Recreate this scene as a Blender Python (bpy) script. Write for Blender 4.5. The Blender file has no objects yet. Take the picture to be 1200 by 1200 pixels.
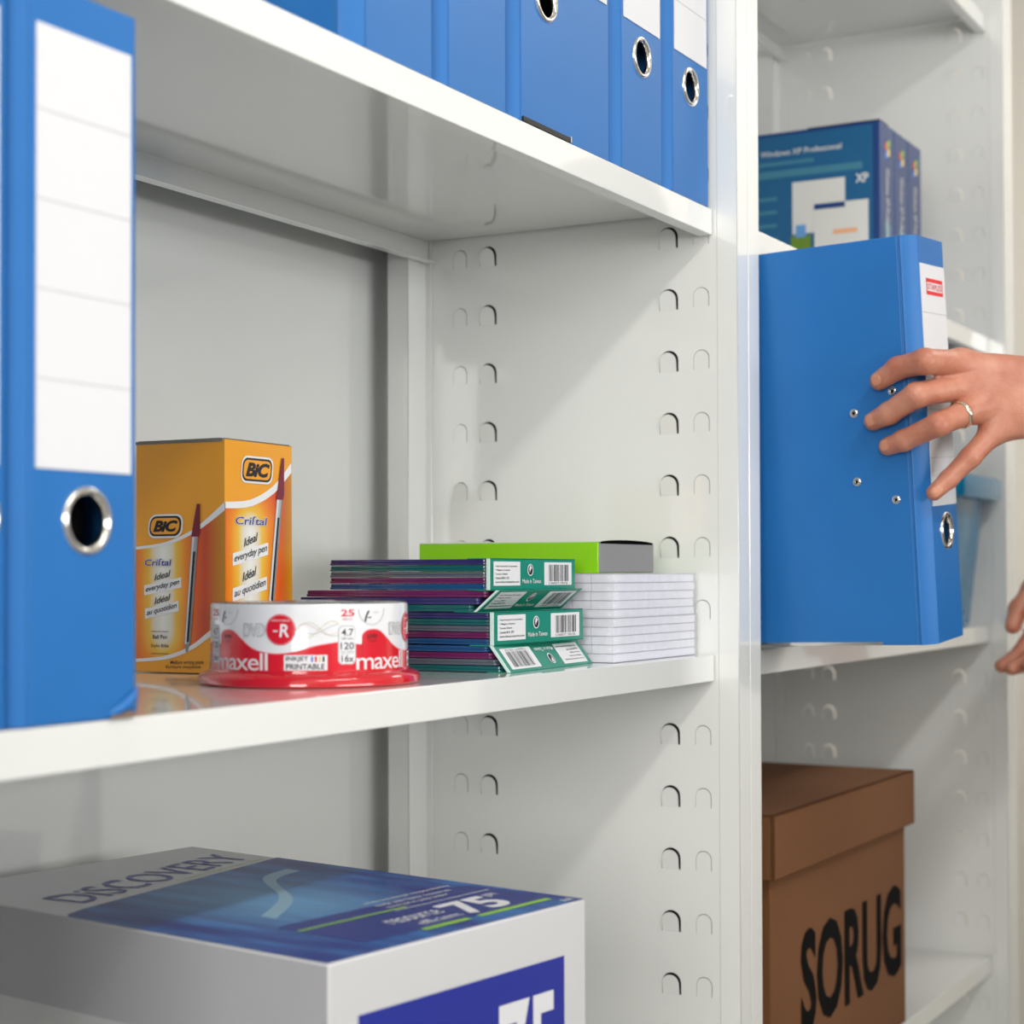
import bpy, bmesh, math, random
import numpy as np
from mathutils import Vector, Matrix, Euler
random.seed(7)
S = bpy.context.scene
COL = S.collection
R = math.radians
Z0 = 1.25                      # height of the middle shelf above the floor

# ------------------------------------------------------------------ camera, world, lights, exposure
def look_camera():
    cx, cy, cz = -1.30895, -0.53939, 0.0643 + Z0
    yaw, pit, rol = 0.50494, 0.01701, -0.00288
    c, s = math.cos(yaw), math.sin(yaw)
    F = Vector((c, s, 0)); Rt = Vector((s, -c, 0)); U = Vector((0, 0, 1))
    F2 = F*math.cos(pit) + U*math.sin(pit); U2 = -F*math.sin(pit) + U*math.cos(pit)
    R3 = Rt*math.cos(rol) + U2*math.sin(rol); U3 = -Rt*math.sin(rol) + U2*math.cos(rol)
    m = Matrix((R3, U3, -F2)).transposed().to_4x4(); m.translation = Vector((cx, cy, cz))
    cam = bpy.data.cameras.new('camera'); o = bpy.data.objects.new('camera', cam); COL.objects.link(o)
    o.matrix_world = m
    cam.sensor_width = 36; cam.sensor_fit = 'HORIZONTAL'
    cam.lens = 2072.3/1200*36
    cam.shift_y = 38.0/1200
    cam.clip_start = 0.02
    cam.dof.use_dof = True; cam.dof.focus_distance = 1.22; cam.dof.aperture_fstop = 8.0
    S.camera = o
look_camera()

w = bpy.data.worlds.new('world'); S.world = w; w.use_nodes = True
w.node_tree.nodes['Background'].inputs[0].default_value = (0.90, 0.95, 1.0, 1)
w.node_tree.nodes['Background'].inputs[1].default_value = 0.3

def area(name, loc, target, sx, sy, power, color):
    l = bpy.data.lights.new(name, 'AREA'); l.shape = 'RECTANGLE'; l.size = sx; l.size_y = sy
    l.energy = power; l.color = color
    o = bpy.data.objects.new(name, l); COL.objects.link(o)
    o.location = loc; d = Vector(target) - Vector(loc)
    o.rotation_euler = d.to_track_quat('-Z', 'Y').to_euler()
    return o
area('window_light', (-1.0, -4.0, 1.62), (-0.9, 0.0, 1.45), 3.0, 0.75, 62, (0.97, 0.985, 1.0))
area('left_fill_light', (-3.9, -1.25, 1.80), (0.0, -0.3, 1.35), 1.5, 1.0, 52, (1.0, 0.985, 0.95))  # added fill from the left for the side panels
area('corner_fill_light', (1.65, -0.9, 2.66), (1.65, -0.9, 0.0), 0.8, 0.5, 11, (1.0, 0.97, 0.92))  # added fill, brightens the right wall and the far slots
area('ceiling_light', (-1.0, -1.15, 2.66), (-1.0, -1.15, 0.0), 1.5, 0.16, 19, (1.0, 0.99, 0.96))
S.view_settings.view_transform = 'Standard'; S.view_settings.look = 'None'
S.view_settings.exposure = 0.20; S.view_settings.gamma = 1.0
S.view_settings.use_curve_mapping = False

# ------------------------------------------------------------------ materials
def lin(c):
    return tuple((x/255/12.92 if x/255 <= .04045 else ((x/255+.055)/1.055)**2.4) for x in c)
_m = {}
def mat(name, col, rough=.5, metal=0, coat=0, bump=None, spec=.5, trans=0, alpha=1, noise=None, coat_rough=.05, sss=0, ior=1.45):
    if name in _m: return _m[name]
    m = bpy.data.materials.new(name); m.use_nodes = True; nt = m.node_tree
    b = nt.nodes['Principled BSDF']
    if max(col) > 1.01: col = lin(col)
    b.inputs['Base Color'].default_value = (*col, 1)
    b.inputs['Roughness'].default_value = rough; b.inputs['Metallic'].default_value = metal
    b.inputs['Coat Weight'].default_value = coat; b.inputs['Coat Roughness'].default_value = coat_rough
    b.inputs['Specular IOR Level'].default_value = spec; b.inputs['IOR'].default_value = ior
    b.inputs['Transmission Weight'].default_value = trans; b.inputs['Alpha'].default_value = alpha
    if sss:
        b.inputs['Subsurface Weight'].default_value = sss
        b.inputs['Subsurface Radius'].default_value = (.008, .003, .0015); b.inputs['Subsurface Scale'].default_value = 1.0
    tc = nt.nodes.new('ShaderNodeTexCoord')
    if noise:   # (scale, amount)
        n = nt.nodes.new('ShaderNodeTexNoise'); n.inputs['Scale'].default_value = noise[0]; n.inputs['Detail'].default_value = 5
        mx = nt.nodes.new('ShaderNodeMix'); mx.data_type = 'RGBA'
        mx.inputs[6].default_value = (*[c*(1-noise[1]) for c in col], 1)
        mx.inputs[7].default_value = (*[min(1, c*(1+noise[1])) for c in col], 1)
        nt.links.new(tc.outputs['Object'], n.inputs['Vector']); nt.links.new(n.outputs['Fac'], mx.inputs[0])
        nt.links.new(mx.outputs[2], b.inputs['Base Color'])
    if bump:    # (scale, distance)
        n = nt.nodes.new('ShaderNodeTexNoise'); n.inputs['Scale'].default_value = bump[0]; n.inputs['Detail'].default_value = 3
        bp = nt.nodes.new('ShaderNodeBump'); bp.inputs['Strength'].default_value = 1; bp.inputs['Distance'].default_value = bump[1]
        nt.links.new(tc.outputs['Object'], n.inputs['Vector']); nt.links.new(n.outputs['Fac'], bp.inputs['Height'])
        nt.links.new(bp.outputs[0], b.inputs['Normal'])
    _m[name] = m
    return m

M_STEEL = mat('white_powder_coat', (.80, .805, .785), .32, bump=(60, .00003), spec=.5, coat=1.0, coat_rough=.05)
M_STEEL.node_tree.nodes['Principled BSDF'].inputs['Coat IOR'].default_value = 1.75
M_BLUE = mat('blue_binder_paper', (.016, .145, .43), .42, bump=(900, .00006), noise=(18, .08), spec=.4)
M_BLUE_IN = mat('binder_inside_shade', (.012, .012, .014), .9, spec=.1)  # near-black: the shade inside the binder is put into the colour
M_WHITE = mat('white_paper', (.70, .70, .72), .6)
M_INK = mat('grey_line_ink', (.5, .5, .52), .6)
M_CHROME = mat('chrome', (.80, .78, .74), .16, metal=1)
M_BLACK = mat('black_print', (.008, .008, .012), .4)
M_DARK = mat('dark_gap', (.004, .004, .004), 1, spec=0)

# ------------------------------------------------------------------ object helpers
def link(o, parent=None):
    COL.objects.link(o)
    if parent is not None: o.parent = parent
    return o
def thing(name, label, cat, loc=(0, 0, 0), rot=(0, 0, 0), group=None):
    o = bpy.data.objects.new(name, None); o.empty_display_size = .02
    o.location = (loc[0], loc[1], loc[2] + Z0); o.rotation_euler = rot
    o['label'] = label; o['category'] = cat
    if group: o['group'] = group
    return link(o)

class B:
    """collects shapes, builds ONE mesh object"""
    def __init__(s): s.v = []; s.f = []; s.m = []; s.mi = 0
    def add(s, verts, faces):
        n = len(s.v); s.v += [tuple(p) for p in verts]; s.f += [tuple(i+n for i in f) for f in faces]; s.m += [s.mi]*len(faces); return s
    def box(s, x0, x1, y0, y1, z0, z1):
        return s.add([(x0,y0,z0),(x1,y0,z0),(x1,y1,z0),(x0,y1,z0),(x0,y0,z1),(x1,y0,z1),(x1,y1,z1),(x0,y1,z1)],
                     [(0,3,2,1),(4,5,6,7),(0,1,5,4),(1,2,6,5),(2,3,7,6),(3,0,4,7)])
    def prism(s, poly, a, b, f):
        """poly of 2-D points extruded from a to b; f(u, v, w) -> xyz"""
        n = len(poly)
        vs = [f(u, v, a) for u, v in poly] + [f(u, v, b) for u, v in poly]
        fs = [tuple(range(n))[::-1], tuple(range(n, 2*n))] + [(i, (i+1) % n, n+(i+1) % n, n+i) for i in range(n)]
        return s.add(vs, fs)
    def tube(s, pts, r, n=10, closed=False):
        P = [Vector(p) for p in pts]; k = len(P); rings = []
        for i, p in enumerate(P):
            if closed: t = P[(i+1) % k]-P[i-1]
            else: t = P[min(i+1, k-1)]-P[max(i-1, 0)]
            t.normalize(); a = Vector((0, 0, 1)) if abs(t.z) < .9 else Vector((1, 0, 0))
            u = t.cross(a).normalized(); v = t.cross(u)
            rr = r[i] if isinstance(r, (list, tuple)) else r
            rings.append([p+(u*math.cos(2*math.pi*j/n)+v*math.sin(2*math.pi*j/n))*rr for j in range(n)])
        vs = [q for g in rings for q in g]; fs = []
        for i in range(k if closed else k-1):
            for j in range(n):
                a = i*n+j; b = i*n+(j+1) % n; c = ((i+1) % k)*n+(j+1) % n; d = ((i+1) % k)*n+j
                fs.append((a, b, c, d))
        if not closed: fs += [tuple(range(n))[::-1], tuple((k-1)*n+j for j in range(n))]
        return s.add(vs, fs)
    def lathe(s, prof, n=48, c=(0, 0, 0), f=None):
        """profile of (r, z) round the z axis"""
        vs = []; fs = []; k = len(prof)
        for r, z in prof:
            for j in range(n):
                a = 2*math.pi*j/n; p = (c[0]+r*math.cos(a), c[1]+r*math.sin(a), c[2]+z)
                vs.append(f(*p) if f else p)
        for i in range(k-1):
            for j in range(n):
                fs.append((i*n+j, i*n+(j+1) % n, (i+1)*n+(j+1) % n, (i+1)*n+j))
        return s.add(vs, fs)
    def build(s, name, mats, parent=None, smooth=None, bevel=None, weld=False):
        me = bpy.data.meshes.new(name); me.from_pydata(s.v, [], s.f)
        for m in (mats if isinstance(mats, (list, tuple)) else [mats]): me.materials.append(m)
        me.polygons.foreach_set('material_index', s.m)
        if weld:
            bm = bmesh.new(); bm.from_mesh(me); bmesh.ops.remove_doubles(bm, verts=bm.verts, dist=1e-6)
            bmesh.ops.recalc_face_normals(bm, faces=bm.faces); bm.to_mesh(me); bm.free()
        if smooth:
            me.polygons.foreach_set('use_smooth', [True]*len(me.polygons)); me.set_sharp_from_angle(angle=R(smooth))
        me.update()
        o = bpy.data.objects.new(name, me); link(o, parent)
        if bevel:
            md = o.modifiers.new('bevel', 'BEVEL'); md.width = bevel; md.segments = 2; md.limit_method = 'ANGLE'; md.angle_limit = R(40)
            me.polygons.foreach_set('use_smooth', [True]*len(me.polygons)); 
            if not smooth: me.set_sharp_from_angle(angle=R(50))
            md.harden_normals = False
        return o

_tc = {}
def glyphs(text, shear=0., bold=0., space=1.):
    """flat triangulated outline of a string, normalised to 0..1 in both directions"""
    k = (text, shear, bold, space)
    if k in _tc: return _tc[k]
    cu = bpy.data.curves.new('t', 'FONT'); cu.body = text; cu.size = 1; cu.shear = shear; cu.offset = bold; cu.resolution_u = 3; cu.space_character = space
    o = bpy.data.objects.new('t', cu); COL.objects.link(o)
    bpy.context.view_layer.update()
    me = o.to_mesh(); v = np.array([(p.co.x, p.co.y) for p in me.vertices]); f = [tuple(p.vertices) for p in me.polygons]
    asp = 1
    if len(v):
        mn = v.min(0); mx = v.max(0); asp = (mx[0]-mn[0])/(mx[1]-mn[1]); v = (v-mn)/(mx-mn)
    o.to_mesh_clear(); COL.objects.unlink(o); bpy.data.objects.remove(o); bpy.data.curves.remove(cu)
    _tc[k] = (v, f, asp)
    return _tc[k]
def text(b, s, u0, u1, v0, v1, f, mi=0, shear=0., bold=0., space=1., tilt=0., flip=False):
    """text stretched into the box u0..u1, v0..v1 of a face; tilt raises v with u"""
    v, fc, _ = glyphs(s, shear, bold, space)
    if not len(v): return
    b.mi = mi
    pts = []
    for a, c in v:
        if flip: a, c = 1-a, 1-c
        pts.append(f(u0+(u1-u0)*a, v0+(v1-v0)*c + tilt*(a-.5)))
    b.add(pts, fc)
def rrect(u0, u1, v0, v1, r, n=5, sk=0):
    out = []
    for cx, cy, a0 in ((u1-r, v1-r, 0), (u0+r, v1-r, 90), (u0+r, v0+r, 180), (u1-r, v0+r, 270)):
        for i in range(n+1):
            a = R(a0+90*i/n); x = cx+r*math.cos(a); y = cy+r*math.sin(a)
            out.append((x+sk*(y-v0), y))
    return out
def poly(b, pts, f, mi=0):
    b.mi = mi; b.add([f(u, v) for u, v in pts], [tuple(range(len(pts)))])
def rect(b, u0, u1, v0, v1, f, mi=0, n=1):
    b.mi = mi
    vs = []; fs = []
    for i in range(n+1):
        u = u0+(u1-u0)*i/n; vs += [f(u, v0), f(u, v1)]
        if i: fs.append((2*i-2, 2*i, 2*i+1, 2*i-1))
    b.add(vs, fs)
def ribbon(b, lo, hi, f, mi=0):
    """strip between two polylines with the same number of points"""
    b.mi = mi; n = len(lo); vs = [f(*p) for p in lo]+[f(*p) for p in hi]
    b.add(vs, [(i, i+1, n+i+1, n+i) for i in range(n-1)])
def spline(pts, n=24):
    """Catmull-Rom through (u, v) points"""
    P = [pts[0]]+list(pts)+[pts[-1]]; out = []; segs = len(pts)-1
    for i in range(segs):
        p0, p1, p2, p3 = P[i:i+4]; m = max(2, n//segs)
        for j in range(m):
            t = j/m
            out.append(tuple(.5*((2*b_)+(-a_+c_)*t+(2*a_-5*b_+4*c_-d_)*t*t+(-a_+3*b_-3*c_+d_)*t**3) for a_, b_, c_, d_ in zip(p0, p1, p2, p3)))
    out.append(tuple(pts[-1]))
    return out
def disc(u, v, r, n=28, ru=None):
    return [(u+(ru or r)*math.cos(2*math.pi*i/n), v+r*math.sin(2*math.pi*i/n)) for i in range(n)]

# ------------------------------------------------------------------ room
def structure(o): o['kind'] = 'structure'; o.location.z += Z0; return o
m_wall = mat('cream_wall_paint', (.76, .73, .67), .8, bump=(120, .0004))
m_floor = mat('grey_floor', (.33, .32, .30), .45, noise=(3, .15))
m_ceil = mat('white_ceiling', (.8, .8, .78), .9)
structure(B().box(-4.2, 2.4, .36, .46, -Z0, 1.5).build('wall_back', m_wall))
structure(B().box(2.3, 2.4, -4.2, .36, -Z0, 1.5).build('wall_right', m_wall))
structure(B().box(-4.2, 2.4, -4.2, .46, -Z0-.1, -Z0).build('floor', m_floor))
structure(B().box(-3.6, 1.4, -1.85, -1.80, -Z0, .06).build('light_blocking_partition', mat('grey_light_blocker', (.30, .31, .33), .9)))  # added, out of view: keeps low window light off the lower bay
structure(B().box(-4.2, 2.4, -4.3, .46, 1.5, 1.6).build('ceiling', m_ceil))
structure(B().box(-4.2, -4.1, -4.2, .36, -Z0, 1.5).build('wall_left', m_wall))
structure(B().box(-4.2, 2.4, -4.3, -4.2, -Z0, 1.5).build('wall_front', m_wall))

# ------------------------------------------------------------------ shelving unit
unit = thing('metal_shelving', 'tall white powder-coated steel shelving bays with rows of arched slots in the uprights', 'shelving', (0, 0, -Z0))
def ub(): return B()
SH = [.355, 0, -.405]
DEPTH = .29
def up(o): o.location.z += Z0; return o     # unit's children are written relative to the middle shelf

def arch(w, h, n=12, grow=0, y0=0.):
    """outline of a slot: straight legs and a round top; first and last points at the foot"""
    r = w/2; pts = [(-r, y0)]
    for i in range(n+1):
        a = math.pi-math.pi*i/n; pts.append((r*math.cos(a), h-r+r*math.sin(a)))
    pts.append((r, y0))
    return pts
COLS = [(.0105, .0135, .0155, 0), (.0388, .0165, .0172, 1), (.2068, .0165, .0172, 1), (.2345, .0135, .0155, 0)]
ZC = [.286-.05*k for k in range(-10, 20)]
def tab_mesh(w, h, main):
    b = B(); pts = arch(w, h)
    ang = R(8 if main else 1.5); t = .0009
    off = .0 if main else .0
    def f(u, v, k): # panel faces -x ; u along y, v along z
        return (-(v*math.sin(ang))+k*t+off, -u, v*math.cos(ang))
    b.prism(pts, 0, 1, f)
    o = b.build('slot_tab', M_STEEL, None, smooth=40)
    me = o.data; bpy.data.objects.remove(o)
    return me
TABM = [tab_mesh(.0135-.0009, .0155-.0005, 0), tab_mesh(.0165-.0024, .0172-.0015, 1)]
def side_panel(x, parent, facing=-1, z_lo=-1.2, z_hi=1.15, tabs=True, name='side_panel'):
    bm = bmesh.new()
    ys = [-.003, .0245, .12, .2225, .3095]
    zl = sorted([z+.025 for z in ZC if z_lo < z < z_hi]); zl = [z_lo]+[z for z in zl if z_lo+.03 < z < z_hi-.03]+[z_hi]
    def rectloop(y0, y1, z0, z1): return [(y0, z0), (y1, z0), (y1, z1), (y0, z1)]
    for ci in range(4):
        yc, wd, ht, main = COLS[ci]
        for i in range(len(zl)-1):
            z0, z1 = zl[i], zl[i+1]
            es = []
            def loop(pts):
                vs = [bm.verts.new((x, p[0], p[1])) for p in pts]
                return [bm.edges.new((vs[k], vs[(k+1) % len(vs)])) for k in range(len(vs))]
            es += loop(rectloop(ys[ci], ys[ci+1], z0, z1))
            if .049 < z1-z0 < .051:
                zc = (z0+z1)/2
                es += loop([(yc+u, zc-ht/2+v) for u, v in arch(wd, ht)])
            bmesh.ops.triangle_fill(bm, edges=es, use_beauty=True)
    bmesh.ops.remove_doubles(bm, verts=bm.verts, dist=1e-6)
    for fc in bm.faces:
        fc.normal_update()
        if fc.normal.x*facing < 0: fc.normal_flip()
    ret = bmesh.ops.solidify(bm, geom=bm.faces[:], thickness=.001)
    me = bpy.data.meshes.new(name); bm.to_mesh(me); bm.free(); me.materials.append(M_STEEL)
    o = link(bpy.data.objects.new(name, me), parent); up(o)
    if tabs:
        for yc, wd, ht, main in COLS:
            for z in ZC:
                if z_lo+.03 < z < z_hi-.03 and -1.0 < z:
                    t = bpy.data.objects.new('slot_tab', TABM[main]); link(t, o)
                    t.location = (x-.0001 if facing < 0 else x+.0001, yc+(.0006 if main else .0001), z-ht/2)
                    if facing > 0: t.rotation_euler.z = math.pi
    return o
def upright(x0):
    """a double upright: the panel of the bay on its left, the panel of the bay on its right, folded posts"""
    side_panel(x0, unit, -1)
    if x0 < .5: side_panel(x0+.0475, unit, 1, tabs=False)
    b = B(); z0, z1 = -Z0, 1.15
    if x0 < .5: up(B().box(x0+.007, x0+.008, .0, .29, z0, z1).build('slot_shade_sheet', mat('slot_shade_black', (.015, .015, .015), .9), unit))  # added near-black sheet: paints the shade seen through the slots
    # front post: two folded channels back to back, with a fine groove between
    for a, c in ((x0, x0+.0228), (x0+.0242, x0+.0475)):
        b = B(); b.box(a, c, -.0205, -.0193, z0, z1)
        if a == x0: b.box(a, a+.0012, -.0205, -.0030, z0, z1)
        else: b.box(c-.0012, c, -.0205, -.0030, z0, z1)
        b.box(*((c-.0012, c) if a == x0 else (a, a+.0012)), -.0193, .03, z0, z1)
        up(b.build('front_post', M_STEEL, unit, bevel=.0012))
    b = B(); b.box(x0-.030, x0-.0002, .2685, .2697, z0, z1); b.box(x0-.030, x0-.0288, .2685, .2895, z0, z1)
    b.box(x0-.0014, x0-.0002, .2625, .2697, z0, z1)
    up(b.build('rear_post', M_STEEL, unit, bevel=.001))
    b = B(); b.box(x0+.0477, x0+.0775, .2685, .2697, z0, z1); b.box(x0+.0763, x0+.0775, .2685, .3085, z0, z1)
    up(b.build('rear_post', M_STEEL, unit, bevel=.001))
for xx in (-.8845, 0, .884): upright(xx)
def bay(x0, x1):
    g = .0022
    up(B().box(x0-.0, x1, .3095, .3107, -Z0+.02, 1.15).build('back_panel', M_STEEL, unit))
    for z in SH+[-.80, .755, 1.12]:
        b = B(); a, c = x0+g, x1-g; lip = .0208; t = .0012
        prof = [(0, z), (.266, z), (.266, z-lip), (.256, z-lip), (.256, z-lip+t), (.266-t, z-lip+t), (.266-t, z-t),
                (t, z-t), (t, z-lip+t), (.012, z-lip+t), (.012, z-lip), (0, z-lip)]
        n = len(prof); vs = [(a, u, v) for u, v in prof]+[(c, u, v) for u, v in prof]
        caps = [(0, 1, 6, 7), (1, 2, 5, 6), (2, 3, 4, 5), (0, 7, 8, 11), (8, 9, 10, 11)]
        b.add(vs, [(i, (i+1) % n, n+(i+1) % n, n+i) for i in range(n)]+caps+[tuple(n+i for i in reversed(q)) for q in caps])
        up(b.build('shelf', M_STEEL, unit, bevel=.0016, weld=True))
bay(-.837, 0); bay(.0475, .884)

# ------------------------------------------------------------------ lever arch binders
def binder_parts(root, W=.080, D=.285, H=.318, splay=0., label=True, logo=False, scuff=False, lab=(.0155, .0752, .1095, .300)):
    t = .0022
    def prof_solid(outer, name):
        """outer: (x, y) points of the outside, offset inward given explicitly"""
    # left cover, hinged at the chamfer
    c, s = math.cos(splay), math.sin(splay)
    def cov(u, v, z):  # u outward thickness, v along depth
        return (v*s+u*c, .011+v*c-u*s, z)
    b = B(); b.prism([(0, 0), (0, D-.011), (t, D-.011), (t, 0)], 0, H, cov)
    lc = b.build('cover', M_BLUE, root, bevel=.0008)
    b = B(); b.box(W-t, W, .004, D, 0, H); rc = b.build('cover', M_BLUE, root, bevel=.0008)
    # spine board with thumb hole
    bm = bmesh.new(); hx, hz, hr = .0472, .0878, .0125
    def loop(pts, y):
        vs = [bm.verts.new((p[0], y, p[1])) for p in pts]; return [bm.edges.new((vs[k], vs[(k+1) % len(vs)])) for k in range(len(vs))]
    es = loop([(.0115, 0), (W-.002, 0), (W-.002, H), (.0115, H)], 0)
    es += loop([(hx+hr*math.cos(2*math.pi*i/32), hz+hr*math.sin(2*math.pi*i/32)) for i in range(32)], 0)
    bmesh.ops.triangle_fill(bm, edges=es, use_beauty=True)
    for fc in bm.faces:
        fc.normal_update()
        if fc.normal.y > 0: fc.normal_flip()
    bmesh.ops.solidify(bm, geom=bm.faces[:], thickness=.0018)
    me = bpy.data.meshes.new('spine'); bm.to_mesh(me); bm.free(); me.materials.append(M_BLUE)
    sp = link(bpy.data.objects.new('spine', me), root)
    # hinge strip: two small creases with the bevelled strip between
    b = B()
    pr = [(-.0001, .0135), (.0004, .0118), (-.0006, .0100), (.0002, .0078), (.0070, .0010), (.0094, -.0007), (.0112, .0002), (.0126, -.0002), (.0126, .0018), (.008, .0036), (.0024, .0096), (.0022, .0135)]
    b.prism(pr, 0, H, lambda u, v, z: (u, v, z))
    b.build('hinge_strip', M_BLUE, root, smooth=35)
    b = B(); b.prism([(W-.0022, 0), (W-.0008, .0006), (W, .0022), (W, .005), (W-.0022, .005)], 0, H, lambda u, v, z: (u, v, z))
    b.build('spine_edge', M_BLUE, root, smooth=60)
    # inside lining that hides the empty core, rolled finger ring
    b = B(); b.box(.0032, W-.003, D-.03, D-.029, .004, H-.004); b.box(.0032, W-.003, .03, .0305, .004, H-.004)
    b.build('lining', M_BLUE_IN, root)
    b = B()
    pf = []
    for i in range(13):
        a = math.pi*i/12; pf.append((hr+.0005-.0014+.0022*math.cos(a)*1.0+.0009, .0018*math.sin(a)))
    pf = [(hr+.0028, -.0002), (hr+.0026, .0009), (hr+.0016, .0016), (hr+.0004, .0015), (hr-.0007, .0007), (hr-.0011, -.0008), (hr-.0012, -.0022)]
    b.lathe(pf, 40, f=lambda x, y, z: (hx+x, -z, hz+y))
    b.build('finger_ring', M_CHROME, root, smooth=50)
    b = B(); b.lathe([(0, 0), (hr-.0012, 0)], 24, f=lambda x, y, z: (hx+x, .0125, hz+y)); b.build('ring_hole_shade', M_DARK, root)  # black disc painting the shade inside the thumb hole
    # metal edge guards along the cover bottoms, rivets of the lever mechanism
    b = B(); b.prism([(-.0005, .031), (-.0005, D-.0135), (t+.0004, D-.0135), (t+.0004, .031)], 0.0, .0026, cov)
    b.build('edge_guard', M_CHROME, lc)
    b = B(); b.box(W-t-.0004, W+.0005, .042, D-.002, 0.0, .0026); b.build('edge_guard', M_CHROME, rc)
    for y, z in ((.056, .186), (.023, .2012), (.0565, .1313), (.0248, .1155)):
        b = B(); b.lathe([(.0036, 0), (.0034, .0007), (.0024, .0011), (.0014, .0008), (.0011, -.0006)], 18, f=lambda x, yy, zz: (x, yy, zz))
        rv = b.build('rivet', M_CHROME, lc, smooth=60)
        P = Vector(cov(0, y-.011, z)); rv.location = P; rv.rotation_euler = (0, -math.pi/2, -splay)
        b = B(); b.lathe([(0, .0003), (.0013, .0003)], 12); h = b.build('rivet_hole', M_DARK, lc); h.location = P; h.rotation_euler = (0, -math.pi/2, -splay)
    if label:
        u0, u1, v0, v1 = lab
        b = B(); b.box(u0, u1, -.0006, .0002, v0, v1); lb = b.build('spine_label', M_WHITE, root)
        dz = .0384
        for k in range(1, 5):
            z = v0+dz*k
            if z < v1-.004: B().box(u0, u1, -.00075, -.0005, z-.0003, z+.0003).build('label_rule', M_INK, lb)
        if logo:
            red = mat('red_print', (.75, .02, .03), .5)
            b = B(); f = lambda u, v: (u, -.0008, v)
            x0, x1, z0, z1 = .0262, .0682, .2765, .2895
            rect(b, x0, x1, z1-.0030, z1, f); rect(b, x0, x1, z0, z0+.0030, f); rect(b, x0, x0+.0012, z0, z1, f); rect(b, x1-.0012, x1, z0, z1, f)
            text(b, 'STAPLES', x0+.0025, x1-.0025, z0+.0042, z1-.0042, f, bold=.01)
            b.build('logo', red, lb)
    if scuff:   # torn, folded board at the bottom right corner of the spine
        b = B()
        for k, (x, z, sx, sz) in enumerate(((.0705, .0045, .0095, .0045), (.0745, .0075, .006, .004))):
            vs = []; n = 7
            for i in range(n+1):
                for j in range(5):
                    a = i/n; c2 = j/4
                    vs.append((x-sx+2*sx*a*.98, -.0004-.0030*math.sin(math.pi*a)*math.sin(math.pi*c2*.9), z-sz+2*sz*c2*(.35+.65*a)+a*.003))
            b.add(vs, [(i*5+j, i*5+j+1, i*5+j+6, i*5+j+5) for i in range(n) for j in range(4)])
        b.build('torn_corner', M_BLUE, root, smooth=80)
        b = B(); poly(b, [(.060, -.0002), (.0775, -.0002), (.0775, .0016), (.070, .0034), (.064, .002)], lambda u, v: (u, -.0012, v))
        b.build('bare_board', mat('bare_board', (.22, .14, .08), .9), root)

t = thing('lever_arch_binder', 'blue lever arch binder with big blank white spine label and torn bottom corner, left front', 'binder', (-.767, -.0005, .0006))
binder_parts(t, scuff=True)
t = thing('lever_arch_binder', 'blue lever arch binder edge cut off by the left border, beside the torn-cornered binder', 'binder', (-.8345, -.0005, .0006))
binder_parts(t, W=.0665, D=.262, lab=(.0145, .0615, .1095, .300))
for i, (x, W, lbl) in enumerate(((-.0892, .0835, 'blue lever arch binder on the upper shelf, against the upright'),
                              (-.1795, .0835, 'blue lever arch binder on the upper shelf, second from the upright'),
                              (-.3300, .1430, 'extra wide blue binder on the upper shelf, third from the upright'),
                              (-.4200, .0835, 'blue binder on the upper shelf left of the extra wide binder'),
                              (-.5090, .0835, 'blue binder on the upper shelf, fifth from the upright'))):
    t = thing('lever_arch_binder', lbl, 'binder', (x, .001, .3556), group='blue binders on the upper shelf')
    binder_parts(t, W=W, D=.262, lab=(.0155, W-.005, .1095, .300))
    if i == 2:
        B().box(.0135, .080, -.0012, .0004, -.0002, .0030).build('edge_strip', mat('black_plastic', (.006, .006, .007), .4), t)
        B().box(.0802, .0815, -.0014, .0004, .0002, .0040).build('strip_rivet', M_CHROME, t)
held = thing('lever_arch_binder', 'blue binder with red logo on its label, tilted out of the shelf by a hand', 'binder',
             (.0672, -.1575, .0080), (-.0260, -.0712, -.0372))
binder_parts(held, W=.0776, H=.322, D=.288, splay=.0358, logo=True, lab=(.0135, .0752, .1085, .3005))

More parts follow.
